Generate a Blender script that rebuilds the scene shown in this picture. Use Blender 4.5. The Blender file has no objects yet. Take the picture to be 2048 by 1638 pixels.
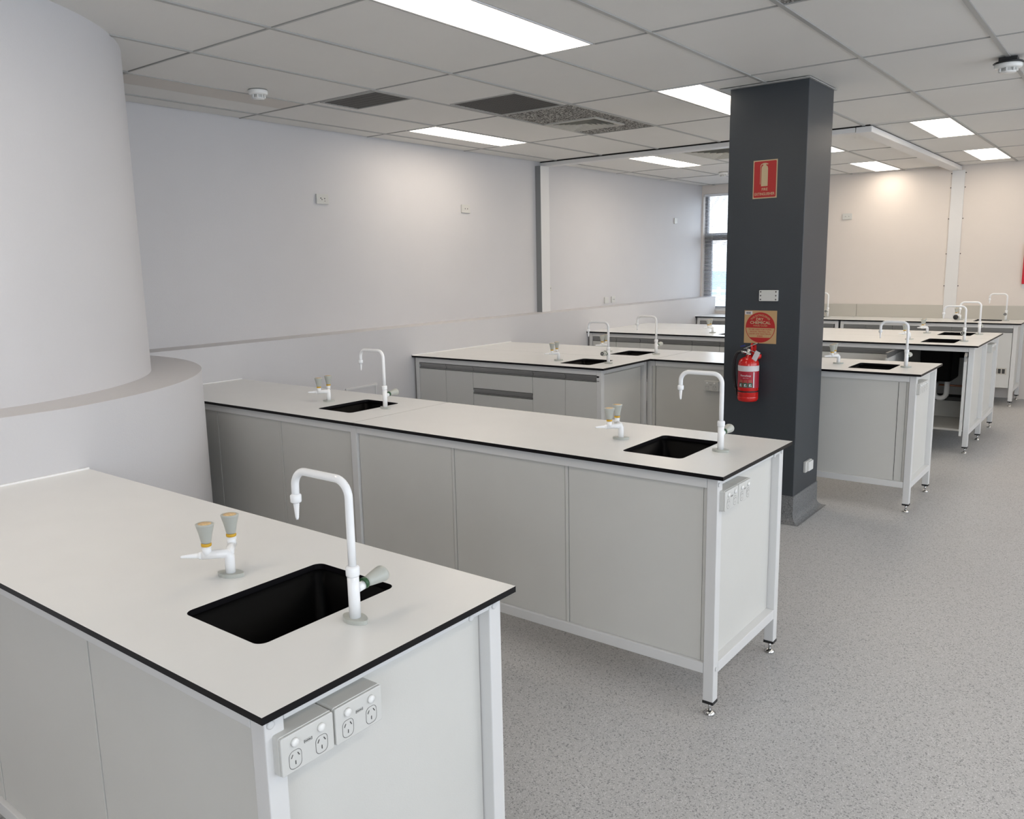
import bpy, bmesh, math, random
from mathutils import Vector, Matrix
random.seed(4)
sc = bpy.context.scene
COL = sc.collection
PI = math.pi

# ---------------------------------------------------------------- camera, world, exposure, lights of the room
cam_d = bpy.data.cameras.new('camera'); cam = bpy.data.objects.new('camera', cam_d); COL.objects.link(cam)
_p, _y, _r = math.radians(-9.9104), math.radians(-37.7398), math.radians(-1.1552)
_f = Vector((math.sin(_y)*math.cos(_p), math.cos(_y)*math.cos(_p), math.sin(_p)))
_rt = Vector((math.cos(_y), -math.sin(_y), 0)); _up = _rt.cross(_f)
_R = _rt*math.cos(_r) + _up*math.sin(_r); _U = _up*math.cos(_r) - _rt*math.sin(_r)
M = Matrix((( _R.x, _U.x, -_f.x, 4.8106), (_R.y, _U.y, -_f.y, -0.542), (_R.z, _U.z, -_f.z, 1.6169), (0, 0, 0, 1)))
cam.matrix_world = M
cam_d.sensor_width = 36; cam_d.lens = 1647.7/2048*36; cam_d.clip_start = .05; cam_d.clip_end = 200
sc.camera = cam
sc.view_settings.view_transform = 'Standard'; sc.view_settings.look = 'None'
sc.view_settings.exposure = 1.0; sc.view_settings.gamma = 1; sc.view_settings.use_curve_mapping = False

world = bpy.data.worlds.new('daylight'); sc.world = world; world.use_nodes = True
bg = world.node_tree.nodes['Background']
bg.inputs[0].default_value = (0.82, 0.90, 1.0, 1); bg.inputs[1].default_value = 2.6
LAMP = 5.0                      # radiance of the ceiling panels
LAMP_COL = (1.0, 0.87, 0.72)

def portal(name, loc, rot, sx, sy):
    l = bpy.data.lights.new(name, 'AREA'); l.shape = 'RECTANGLE'; l.size = sx; l.size_y = sy; l.cycles.is_portal = True
    o = bpy.data.objects.new(name, l); COL.objects.link(o); o.location = loc; o.rotation_euler = rot
XR, YN, YB, H = 8.2, -3.2, 10.35, 2.64       # right wall, wall behind the camera, back wall, ceiling
portal('window_portal', (XR+.15, 3.4, 1.75), (0, PI/2, 0), 1.5, 9.0)  # for the assumed, unseen side windows
portal('window_portal', (6.2, YN-.15, 1.75), (PI/2, 0, 0), 2.8, 1.5)  # for the added window behind the camera
portal('window_portal', (.7, YB+.12, 1.75), (-PI/2, 0, 0), 1.8, 1.6)

# ---------------------------------------------------------------- materials
def mat(name, col, rough=.5, metal=0, spec=.5, noise=None, bump=None, emit=None):
    m = bpy.data.materials.new(name); m.use_nodes = True; nt = m.node_tree; b = nt.nodes['Principled BSDF']
    b.inputs['Base Color'].default_value = (*col, 1); b.inputs['Roughness'].default_value = rough
    b.inputs['Metallic'].default_value = metal; b.inputs['Specular IOR Level'].default_value = spec
    tc = nt.nodes.new('ShaderNodeTexCoord')
    if noise:
        sc_, amt = noise
        n = nt.nodes.new('ShaderNodeTexNoise'); n.inputs['Scale'].default_value = sc_; n.inputs['Detail'].default_value = 6
        nt.links.new(tc.outputs['Object'], n.inputs['Vector'])
        r = nt.nodes.new('ShaderNodeMapRange'); r.inputs['From Min'].default_value = .3; r.inputs['From Max'].default_value = .7
        r.inputs['To Min'].default_value = 1-amt; r.inputs['To Max'].default_value = 1+amt
        nt.links.new(n.outputs['Fac'], r.inputs['Value'])
        mx = nt.nodes.new('ShaderNodeVectorMath'); mx.operation = 'SCALE'; mx.inputs[0].default_value = col
        nt.links.new(r.outputs[0], mx.inputs['Scale']); nt.links.new(mx.outputs[0], b.inputs['Base Color'])
    if bump:
        sc_, st = bump
        n = nt.nodes.new('ShaderNodeTexNoise'); n.inputs['Scale'].default_value = sc_; n.inputs['Detail'].default_value = 4
        nt.links.new(tc.outputs['Object'], n.inputs['Vector'])
        bp = nt.nodes.new('ShaderNodeBump'); bp.inputs['Strength'].default_value = st; bp.inputs['Distance'].default_value = .002
        nt.links.new(n.outputs['Fac'], bp.inputs['Height']); nt.links.new(bp.outputs[0], b.inputs['Normal'])
    if emit:
        b.inputs['Emission Color'].default_value = (*emit[0], 1); b.inputs['Emission Strength'].default_value = emit[1]
    return m

def speckle(name, base, dark, light, scale, rough, dthr=.18, lthr=.12):
    m = bpy.data.materials.new(name); m.use_nodes = True; nt = m.node_tree; b = nt.nodes['Principled BSDF']
    L = nt.links.new; N = nt.nodes.new
    tc = N('ShaderNodeTexCoord')
    def cells(s, off):
        mp = N('ShaderNodeMapping'); mp.inputs['Location'].default_value = (off, off*.7, 0); L(tc.outputs['Object'], mp.inputs['Vector'])
        nz = N('ShaderNodeTexNoise'); nz.inputs['Scale'].default_value = s*1.3; L(mp.outputs[0], nz.inputs['Vector'])
        ad = N('ShaderNodeVectorMath'); ad.operation = 'MULTIPLY_ADD'; ad.inputs[1].default_value = (.6/s,)*3
        L(nz.outputs['Color'], ad.inputs[0]); L(mp.outputs[0], ad.inputs[2])
        v = N('ShaderNodeTexVoronoi'); v.inputs['Scale'].default_value = s; L(ad.outputs[0], v.inputs['Vector'])
        sp = N('ShaderNodeSeparateColor'); L(v.outputs['Color'], sp.inputs[0]); return sp
    def step(sock, thr):
        s = N('ShaderNodeMath'); s.operation = 'LESS_THAN'; L(sock, s.inputs[0]); s.inputs[1].default_value = thr; return s.outputs[0]
    big = N('ShaderNodeTexNoise'); big.inputs['Scale'].default_value = 1.2; big.inputs['Detail'].default_value = 3; L(tc.outputs['Object'], big.inputs['Vector'])
    r = N('ShaderNodeMapRange'); r.inputs['To Min'].default_value = .94; r.inputs['To Max'].default_value = 1.06; L(big.outputs['Fac'], r.inputs['Value'])
    a = cells(scale, 0); c = cells(scale*1.6, 7.3)
    m1 = N('ShaderNodeMix'); m1.data_type = 'RGBA'; m1.inputs['A'].default_value = (*base, 1); m1.inputs['B'].default_value = (*dark, 1)
    L(step(a.outputs[0], dthr), m1.inputs['Factor'])
    m2 = N('ShaderNodeMix'); m2.data_type = 'RGBA'; m2.inputs['B'].default_value = (*light, 1)
    L(m1.outputs['Result'], m2.inputs['A']); L(step(c.outputs[1], lthr), m2.inputs['Factor'])
    sv = N('ShaderNodeVectorMath'); sv.operation = 'SCALE'; L(m2.outputs['Result'], sv.inputs[0]); L(r.outputs[0], sv.inputs['Scale'])
    L(sv.outputs[0], b.inputs['Base Color']); b.inputs['Roughness'].default_value = rough; b.inputs['Specular IOR Level'].default_value = .35
    return m

WALL = mat('wall_paint', (.60, .593, .605), .55, noise=(2.5, .012), bump=(160, .25))
WALLW = mat('warm_wall_paint', (.70, .645, .60), .55, noise=(2.5, .012), bump=(160, .25))
FLOOR = speckle('vinyl_floor', (.42, .42, .42), (.23, .23, .235), (.56, .56, .56), 240, .42, .13, .13)
SKIRT = speckle('vinyl_skirting', (.17, .175, .18), (.09, .09, .095), (.27, .27, .27), 210, .4, .14, .1)
PILLAR = mat('grey_pillar_paint', (.034, .041, .049), .38, noise=(3, .03), bump=(220, .3))
TILE = mat('ceiling_tile', (.74, .73, .705), .6, noise=(1.5, .02), bump=(300, .2))
BAR = mat('ceiling_grid_bar', (.40, .40, .385), .45)
GAP = mat('ceiling_gap', (.03, .026, .022), .8)
STRIPT = mat('beige_ceiling_strip', (.62, .585, .54), .55, noise=(3, .02))
STAIN = speckle('speckled_ceiling_tile', (.18, .175, .165), (.04, .035, .03), (.5, .49, .46), 75, .8, .38, .3)
GRILLE = mat('dark_grille', (.085, .082, .074), .6)
VENTW = mat('vent_white', (.55, .54, .49), .5, noise=(40, .06))
LIGHTM = mat('light_diffuser', (.9, .9, .88), .4, emit=(LAMP_COL, LAMP))
TRIMW = mat('white_metal_trim', (.70, .70, .70), .4)
FRAME = mat('white_powder_coat', (.68, .68, .675), .32, noise=(8, .01))
PANEL = mat('off_white_panel', (.61, .605, .575), .42, noise=(5, .015), bump=(420, .12))
DOORM = mat('door_laminate', (.62, .62, .60), .4, noise=(5, .012), bump=(420, .1))
TOP = mat('laminate_worktop', (.75, .76, .755), .27, noise=(6, .012), bump=(500, .05))
BLACK = mat('black_phenolic_edge', (.004, .0035, .0045), .4, spec=.2)
SINKM = mat('black_sink_polymer', (.0012, .0012, .0014), .45, spec=.08)
ALU = mat('aluminium_handle', (.30, .30, .295), .35, metal=.6)
DARKG = mat('dark_gap', (.03, .03, .03), .7)
STEEL = mat('polished_steel', (.62, .62, .61), .18, metal=1)
PLAST = mat('black_plastic', (.012, .012, .013), .45)
TAPW = mat('glossy_white_coating', (.86, .87, .88), .12, noise=(20, .004))
TAPG = mat('grey_tap_plastic', (.44, .455, .42), .32)
OCHRE = mat('ochre_ring', (.62, .36, .02), .4)
GOLD = mat('ochre_disc', (.64, .45, .23), .5, noise=(160, .2))
GREEN = mat('green_ring', (.018, .075, .028), .4)
SOCK = mat('socket_plastic', (.60, .60, .575), .3)
SOCKW = mat('switch_white', (.80, .80, .78), .25)
SLOT = mat('socket_slot', (.04, .04, .04), .6)
RED = mat('extinguisher_red', (.52, .012, .010), .16)
SIGNR = mat('sign_red', (.40, .012, .012), .45)
SIGNC = mat('sign_cream', (.52, .40, .24), .5)
SIGNT = mat('sign_tan', (.48, .31, .15), .5)
LABW = mat('label_white', (.62, .60, .62), .4)
LABR = mat('label_crimson', (.36, .012, .03), .35)
LABG = mat('label_green', (.01, .10, .06), .4)
RUBBER = mat('black_hose_rubber', (.01, .01, .011), .4)
BLUE = mat('blue_tag', (.02, .03, .20), .4)
SPLASH = mat('splashback_laminate', (.50, .48, .43), .4, noise=(4, .01))
BLIND = mat('blind_slat', (.78, .79, .82), .45)
WFRAME = mat('dark_window_frame', (.018, .012, .012), .45)
TRAP = mat('white_pipe_plastic', (.75, .75, .75), .35)
BLANKET = mat('red_pouch', (.55, .01, .03), .5)
CONC = mat('outside_render', (.75, .77, .80), .8, noise=(.8, .06))
OUTB = mat('outside_blue_panel', (.22, .36, .50), .5)
OUTG = mat('outside_paving', (.45, .46, .47), .9, noise=(1, .08))
SEAL = mat('white_sealant', (.86, .86, .85), .3)

def glass_mat():
    m = bpy.data.materials.new('window_glass'); m.use_nodes = True; nt = m.node_tree; nt.nodes.clear()
    o = nt.nodes.new('ShaderNodeOutputMaterial'); t = nt.nodes.new('ShaderNodeBsdfTransparent'); g = nt.nodes.new('ShaderNodeBsdfGlossy')
    g.inputs['Roughness'].default_value = .02; t.inputs[0].default_value = (.93, .95, .96, 1)
    mx = nt.nodes.new('ShaderNodeMixShader'); mx.inputs[0].default_value = .06
    nt.links.new(t.outputs[0], mx.inputs[1]); nt.links.new(g.outputs[0], mx.inputs[2]); nt.links.new(mx.outputs[0], o.inputs[0]); return m
GLASS = glass_mat()

# ---------------------------------------------------------------- mesh helpers
class MB:
    def __init__(self): self.bm = bmesh.new(); self.mats = []
    def mi(self, m):
        if m not in self.mats: self.mats.append(m)
        return self.mats.index(m)
    def _tag(self, faces, m, smooth=False):
        i = self.mi(m)
        for f in faces: f.material_index = i; f.smooth = smooth
    def face(self, pts, m, smooth=False):
        vs = [self.bm.verts.new(p) for p in pts]; f = self.bm.faces.new(vs); self._tag([f], m, smooth); return f
    def box(self, x0, x1, y0, y1, z0, z1, m, rot=None, piv=None):
        vs = [Vector((x, y, z)) for z in (z0, z1) for y in (y0, y1) for x in (x0, x1)]
        if rot is not None:
            pv = Vector(piv) if piv else Vector(((x0+x1)/2, (y0+y1)/2, (z0+z1)/2)); vs = [pv+rot@(v-pv) for v in vs]
        b = [self.bm.verts.new(v) for v in vs]
        fs = [self.bm.faces.new([b[i] for i in q]) for q in ((0,2,3,1),(4,5,7,6),(0,1,5,4),(2,6,7,3),(0,4,6,2),(1,3,7,5))]
        self._tag(fs, m); return self
    def tube(self, pts, rad, m, n=16, cap=True, flat=None):
        pts = [Vector(p) for p in pts]; k = len(pts)
        rs = rad if isinstance(rad, (list, tuple)) else [rad]*k
        rings = []; nrm = None
        for i, p in enumerate(pts):
            t = (pts[min(i+1, k-1)]-pts[max(i-1, 0)])
            if t.length < 1e-9: t = Vector((0, 0, 1))
            t.normalize()
            if nrm is None:
                a = Vector((0, 0, 1)) if abs(t.z) < .9 else Vector((1, 0, 0)); nrm = t.cross(a).normalized()
            nrm = (nrm-t*nrm.dot(t)).normalized(); bn = t.cross(nrm)
            rings.append([self.bm.verts.new(p+(nrm*math.cos(2*PI*j/n)+bn*math.sin(2*PI*j/n))*rs[i]) for j in range(n)])
        fs = []
        for a, b in zip(rings, rings[1:]):
            for j in range(n): fs.append(self.bm.faces.new((a[j], a[(j+1) % n], b[(j+1) % n], b[j])))
        self._tag(fs, m, True)
        if cap: self._tag([self.bm.faces.new(rings[0][::-1]), self.bm.faces.new(rings[-1])], m)
        return self
    def lathe(self, prof, base, axis, m, n=24, sy=1.0, side=None):
        """profile [(radius, distance along axis)] around axis; sy squashes one side axis"""
        ax = Vector(axis).normalized(); s1 = (Vector(side) if side else (Vector((0, 0, 1)) if abs(ax.z) < .9 else Vector((1, 0, 0))))
        s1 = (s1-ax*s1.dot(ax)).normalized(); s2 = ax.cross(s1); base = Vector(base); rings = []
        for r, h in prof:
            if r < 1e-6: rings.append([self.bm.verts.new(base+ax*h)])
            else: rings.append([self.bm.verts.new(base+ax*h+s1*(r*math.cos(2*PI*j/n))+s2*(r*sy*math.sin(2*PI*j/n))) for j in range(n)])
        fs = []
        for a, b in zip(rings, rings[1:]):
            if len(a) == 1 and len(b) == 1: continue
            for j in range(n):
                k = (j+1) % n
                if len(a) == 1: fs.append(self.bm.faces.new((a[0], b[k], b[j])))
                elif len(b) == 1: fs.append(self.bm.faces.new((a[j], a[k], b[0])))
                else: fs.append(self.bm.faces.new((a[j], a[k], b[k], b[j])))
        self._tag(fs, m, True)
        if len(rings[0]) > 1: self._tag([self.bm.faces.new(rings[0][::-1])], m)
        if len(rings[-1]) > 1: self._tag([self.bm.faces.new(rings[-1])], m)
        return self
    def prism(self, outline, z0, z1, m, mtop=None, holes=()):
        """outline (and holes) in x,y; extruded from z0 to z1"""
        for z, mm, flip in ((z1, mtop or m, False), (z0, m, True)):
            es = []
            for lp in (outline, *holes):
                vs = [self.bm.verts.new((x, y, z)) for x, y in lp]
                es += [self.bm.edges.new((vs[i], vs[(i+1) % len(vs)])) for i in range(len(vs))]
            r = bmesh.ops.triangle_fill(self.bm, use_beauty=True, use_dissolve=False, edges=es, normal=(0, 0, -1 if flip else 1))
            self._tag([g for g in r['geom'] if isinstance(g, bmesh.types.BMFace)], mm)
        for lp in (outline, *holes):
            for i in range(len(lp)):
                a, b = lp[i], lp[(i+1) % len(lp)]
                self.face([(a[0], a[1], z0), (b[0], b[1], z0), (b[0], b[1], z1), (a[0], a[1], z1)], m)
        return self

ORG = {}
def build(name, mb, parent=None, loc=None, bevel=0, fix=True):
    """links one mesh object; geometry is given in world coordinates and re-based to loc (or to its parent)"""
    o_w = Vector(loc) if loc is not None else (ORG[parent.name] if parent else Vector((0, 0, 0)))
    me = bpy.data.meshes.new(name)
    if fix:
        bmesh.ops.remove_doubles(mb.bm, verts=mb.bm.verts, dist=1e-6)
        bmesh.ops.recalc_face_normals(mb.bm, faces=mb.bm.faces)
    for v in mb.bm.verts: v.co -= o_w
    mb.bm.to_mesh(me); mb.bm.free()
    for m in mb.mats: me.materials.append(m)
    o = bpy.data.objects.new(name, me); COL.objects.link(o)
    if parent: o.parent = parent; o.location = o_w-ORG[parent.name]
    else: o.location = o_w
    ORG[o.name] = o_w
    if bevel:
        b = o.modifiers.new('bevel', 'BEVEL'); b.width = bevel; b.segments = 2; b.limit_method = 'ANGLE'; b.angle_limit = math.radians(40)
        b.harden_normals = False
    return o
def thing(name, label, cat, loc, group=None):
    o = bpy.data.objects.new(name, None); COL.objects.link(o); o.location = loc; o.empty_display_size = .1
    ORG[o.name] = Vector(loc); return tag(o, label, cat, group)
def tag(o, label, cat, group=None):
    o['label'] = label; o['category'] = cat
    if group: o['group'] = group
    return o
def struct(name, mb, bevel=0, parent=None):
    o = build(name, mb, parent, bevel=bevel)
    if not parent: o['kind'] = 'structure'
    return o
def rrect(x0, x1, y0, y1, r, n=6):
    out = []
    for cx, cy, a0 in ((x1-r, y1-r, 0), (x0+r, y1-r, 90), (x0+r, y0+r, 180), (x1-r, y0+r, 270)):
        for i in range(n+1):
            a = math.radians(a0+90*i/n); out.append((cx+r*math.cos(a), cy+r*math.sin(a)))
    return out
def text_verts(s, bold=.0):
    cu = bpy.data.curves.new('txt', 'FONT'); cu.body = s; cu.align_x = 'CENTER'; cu.offset = bold; cu.resolution_u = 3
    o = bpy.data.objects.new('txt', cu); COL.objects.link(o); bpy.context.view_layer.update()
    me = bpy.data.meshes.new_from_object(o.evaluated_get(bpy.context.evaluated_depsgraph_get()))
    vs = [v.co.copy() for v in me.vertices]; fs = [list(p.vertices) for p in me.polygons]
    bpy.data.objects.remove(o); bpy.data.curves.remove(cu); bpy.data.meshes.remove(me)
    return vs, fs
def add_text(mb, s, w, h, m, fn, bold=.0):
    """text squeezed into a w x h box centred on 0,0; fn maps (u, v) to a world point"""
    vs, fs = text_verts(s, bold)
    xs = [v.x for v in vs]; ys = [v.y for v in vs]; cx = (min(xs)+max(xs))/2; cy = (min(ys)+max(ys))/2
    kx = w/(max(xs)-min(xs)); ky = h/(max(ys)-min(ys))
    b = [mb.bm.verts.new(fn((v.x-cx)*kx, (v.y-cy)*ky)) for v in vs]
    mb._tag([mb.bm.faces.new([b[i] for i in f]) for f in fs], m)

# ---------------------------------------------------------------- setting: floor, walls
mb = MB(); mb.box(-.5, XR+.3, YN-.3, YB+.3, -.12, 0, FLOOR); struct('floor', mb)

def curve_profile(r, x_line):
    """plan line of the rounded wall: straight along y, then round to the left wall"""
    pts = [(x_line, YN), (x_line, .2)]
    cx, cy = .25, .5
    a0 = math.acos((x_line-cx)/r)
    for i in range(49):
        a = a0+(math.radians(104)-a0)*i/48; pts.append((cx+r*math.cos(a), cy+r*math.sin(a)))
    pts += [(-.24, cy+r*math.sin(math.radians(104))), (-.24, YN)]
    return pts
mb = MB(); mb.prism(curve_profile(1.50, 1.716), 0, 1.136, WALL); mb.prism(curve_profile(1.265, 1.492), 1.136, H+.02, WALL)
o = struct('wall_curved', mb)
for p in o.data.polygons:
    if abs(p.normal.z) < .5: p.use_smooth = True
o.data.set_sharp_from_angle(angle=math.radians(30))

mb = MB()
mb.box(-.5, 0, 1.9, YB, 0, 1.136, WALL); mb.box(-.5, -.23, 1.7, YB, 1.136, H+.02, WALL)
struct('wall_left', mb)
# back wall with the window opening
WX0, WX1, WZ0, WZ1 = -.205, 1.38, .945, 2.53
mb = MB()
mb.box(-.5, WX0, YB, YB+.22, 0, H+.02, WALLW); mb.box(WX1, XR+.2, YB, YB+.22, 0, H+.02, WALLW)
mb.box(WX0, WX1, YB, YB+.22, 0, WZ0, WALLW); mb.box(WX0, WX1, YB, YB+.22, WZ1, H+.02, WALLW)
struct('wall_back', mb)
# right wall with unseen windows assumed for side daylight, wall behind the camera
mb = MB()
mb.box(XR, XR+.2, YN-.2, YB+.2, 0, 1.0, WALL); mb.box(XR, XR+.2, YN-.2, YB+.2, 2.5, H+.02, WALL)
for y0, y1 in ((YN-.2, -1.1), (2.2, 2.5), (5.2, 5.5), (7.9, YB+.2)): mb.box(XR, XR+.2, y0, y1, 1.0, 2.5, WALL)
struct('wall_right', mb)
mb = MB()
mb.box(-.5, XR+.2, YN-.2, YN, 0, 1.0, WALL); mb.box(-.5, XR+.2, YN-.2, YN, 2.5, H+.02, WALL)
mb.box(-.5, 4.8, YN-.2, YN, 1.0, 2.5, WALL); mb.box(7.6, XR+.2, YN-.2, YN, 1.0, 2.5, WALL); struct('wall_front', mb)  # unseen window opening here, added to let in more daylight

# window in the back wall
mb = MB()
y0, y1 = YB+.07, YB+.12
mb.box(WX0, WX0+.035, y0, y1, WZ0, WZ1, WFRAME); mb.box(WX1-.05, WX1, y0, y1, WZ0, WZ1, WFRAME)
mb.box(WX0, WX1, y0, y1, WZ0, WZ0+.06, WFRAME); mb.box(WX0, WX1, y0, y1, WZ1-.03, WZ1, WFRAME)
mb.box(WX0, WX1, y0-.01, y1, 1.905, 2.005, WFRAME)
mb.box(WX0+.035, WX0+.10, y0+.005, y1-.005, WZ0+.06, 1.905, WFRAME); mb.box(.62, .70, y0, y1, WZ0+.06, WZ1-.03, WFRAME)
w = struct('window_1', mb)
mb = MB(); mb.box(WX0+.02, WX1-.02, YB+.095, YB+.099, WZ0+.03, WZ1-.02, GLASS); build('glass', mb, w)
mb = MB(); mb.box(WX0+.006, WX1-.002, YB-.012, YB+.05, WZ0-.0, WZ0+.018, TRIMW); build('window_sill', mb, w)
bl = thing('venetian_blind', 'white venetian blind with open slats hanging in the far window', 'blind', ((WX0+WX1)/2, YB+.03, WZ1))
mb = MB(); mb.box(WX0+.006, WX1-.004, YB+.012, YB+.05, WZ1-.035, WZ1-.002, BLIND); build('head_rail', mb, bl)
mb = MB(); z = WZ1-.05
rt = Matrix.Rotation(math.radians(20), 3, 'X')
while z > WZ0+.045:
    mb.box(WX0+.012, WX1-.01, YB+.016, YB+.041, z-.0006, z+.0006, BLIND, rot=rt); z -= .0192
build('slats', mb, bl)
mb = MB(); mb.box(WX0+.012, WX1-.01, YB+.018, YB+.04, WZ0+.024, WZ0+.038, BLIND); build('bottom_rail', mb, bl)
for xx in (WX0+.13, .55, 1.2):
    mb = MB(); mb.tube([(xx, YB+.014, WZ1-.02), (xx, YB+.014, WZ0+.03)], .0012, BLIND, 6); build('cord', mb, bl)

# outside the window
mb = MB(); mb.box(-30, 40, YB+.3, 70, -4.1, -4.0, OUTG); struct('ground', mb)
t = thing('neighbouring_building', 'pale building with blue window bands seen through the far window', 'building', (2, 26, -4))
mb = MB(); mb.box(-22, -3.0, 24, 30, -4, 1.9, CONC); build('wall', mb, t)
for zz in (-1.2, .6):
    mb = MB(); mb.box(-21.5, -3.2, 23.95, 24.0, zz, zz+.7, OUTB); build('window_band', mb, t)
t = thing('balcony_railing', 'white balcony railing outside the far window', 'railing', (1, 12.2, -.2))
for zz in (.55, .75, .95, 1.13):
    mb = MB(); mb.box(-4.5, 4, 12.18, 12.215, zz, zz+.035, FRAME); build('rail', mb, t)
for xx in (-3.6, -2.2, -.8, .6, 2.0):
    mb = MB(); mb.box(xx, xx+.05, 12.215, 12.26, -.2, 1.2, FRAME); build('post', mb, t)
mb = MB(); mb.box(-4.6, 4.1, YB+.25, 12.4, -.32, -.2, OUTG); build('balcony_deck', mb, t)

# ---------------------------------------------------------------- ceiling
lights = [(2.315, 2.60, 1.845, 2.985), (2.315, 2.60, 4.185, 5.325), (.205, .49, 4.185, 5.325), (.56, .835, 6.87, 8.03),
          (3.215, 3.495, 6.59, 7.69), (3.215, 3.495, 8.865, 9.945), (2.06, 2.34, 9.13, 10.22), (2.06, 2.34, 6.87, 7.99),
          (5.315, 5.60, -.5, .64), (5.315, 5.60, 1.845, 2.985), (5.315, 5.60, 4.185, 5.325), (5.315, 5.60, 6.59, 7.69), (5.315, 5.60, 8.865, 9.945), (5.315, 5.60, -2.8, -1.7), (2.315, 2.60, -2.8, -1.7), (2.315, 2.60, -.5, .64), (6.8, 7.085, 3.0, 4.15), (6.8, 7.085, 6.59, 7.69)]  # this row: unseen panels added to brighten the room
holes = [(l[0]-.015 if k not in (4, 5, 6, 7) else l[0]-.01, l[1]+.012, l[2]-.015, l[3]+.015) for k, l in enumerate(lights)]
special = [(.59, 1.09, 3.015, 3.33), (1.135, 1.66, 3.62, 4.15), (1.115, 1.695, 4.185, 5.33), (1.16, 1.70, 6.87, 7.62), (3.515, 4.095, 1.85, 2.99), (.236, .484, 1.845, 2.985)]
mb = MB()
mb.box(-.5, XR+.2, YN-.2, YB+.2, H+.03, H+.08, GAP)
def cut(rects, hole):
    out = []
    a0, a1, b0, b1 = hole
    for x0, x1, y0, y1 in rects:
        if a0 >= x1 or a1 <= x0 or b0 >= y1 or b1 <= y0: out.append((x0, x1, y0, y1)); continue
        if a0 > x0: out.append((x0, a0, y0, y1))
        if a1 < x1: out.append((a1, x1, y0, y1))
        xa, xb = max(a0, x0), min(a1, x1)
        if b0 > y0: out.append((xa, xb, y0, b0))
        if b1 < y1: out.append((xa, xb, b1, y1))
    return [r for r in out if r[1]-r[0] > .006 and r[3]-r[2] > .006]
def region(xs, ys, barx=True):
    for i in range(len(xs)-1):
        for j in range(len(ys)-1):
            x0, x1, yy0, yy1 = xs[i], xs[i+1], ys[j], ys[j+1]
            g = random.uniform(.004, .011); dz = random.uniform(-.0008, .0012)
            rects = [(x0+.0115, x1-.0115-random.uniform(.001, .004), yy0+.0045+g*.2, yy1-.005-g*.7)]
            for h in holes+special: rects = cut(rects, h)
            for r in rects: mb.box(*r, H+.0045+dz, H+.014, TILE)
    bars = [(x-.0105, x+.0105, ys[0], ys[-1]) for x in xs[1:-1]]
    for h in holes+special: bars = cut(bars, h)
    for r in bars: mb.box(*r, H, H+.012, BAR)
    bars = [(xs[0], xs[-1], y-.0055, y+.0035) for y in ys[1:-1]]
    for h in holes+special: bars = cut(bars, h)
    for r in bars: mb.box(*r, H+.001, H+.011, BAR)
gx = [-.23, -.02, .505]+[1.105+.6*i for i in range(12)]+[XR]
gx2 = [-.23, -.02, .48]+[1.105+.6*i for i in range(12)]+[XR]
ya = [-3.2, -2.85, -1.68, -.51, .66, 1.83]
region(gx, ya); region(gx2, [1.83, 3.0]); region(gx, [3.0, 4.17, 5.34, 6.5])
# cross bars where the regions meet
for y in (1.83, 3.0):
    bars = [(-.23, XR, y-.0055, y+.0035)]
    for h in holes+special: bars = cut(bars, h)
    for r in bars: mb.box(*r, H+.001, H+.011, BAR)
region([-.23, -.05, .55, 1.15, 1.75, 2.35, 2.86], [6.61, 6.86, 8.04, 9.12, 10.24, YB])
region([2.94, 3.505, 4.105, 4.705, 5.305, 5.905, 6.505, 7.105, 7.705, XR], [6.5, 6.56, 7.70, 8.855, 9.955, YB])
o = struct('ceiling', mb)

# beams under the ceiling and the posts that meet them
mb = MB(); mb.box(-.23, 2.84, 6.50, 6.615, H-.042, H-.006, TRIMW); mb.box(-.23, 2.84, 6.52, 6.60, H-.006, H+.03, GAP); struct('trim_1', mb, bevel=.002)
mb = MB(); mb.box(2.845, 2.965, 6.50, YB-.012, H-.05, H-.004, TRIMW); mb.box(2.86, 2.95, 6.52, YB-.012, H-.004, H+.03, GAP); struct('trim_2', mb, bevel=.004)
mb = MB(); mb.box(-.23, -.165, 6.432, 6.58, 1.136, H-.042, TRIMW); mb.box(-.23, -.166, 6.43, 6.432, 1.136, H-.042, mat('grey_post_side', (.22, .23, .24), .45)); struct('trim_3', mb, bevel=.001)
mb = MB(); mb.box(2.868, 3.0, YB-.012, YB, .9, H-.05, TRIMW)
for zz in (1.0, 1.28, 1.65, 2.05, 2.4, 2.56):
    for xx in (2.86, 3.008): mb.lathe([(.006, 0), (.006, .004), (0, .005)], (xx, YB, zz), (0, -1, 0), SLOT, 8)
struct('trim_4', mb)
for n, (xa, xb) in enumerate(((1.385, 1.887), (1.892, 2.866), (3.002, 3.74))):
    mb = MB(); mb.box(xa, xb, YB-.014, YB, .9, 1.056, SPLASH); struct('trim_%d' % (5+n), mb, bevel=.001)

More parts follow.
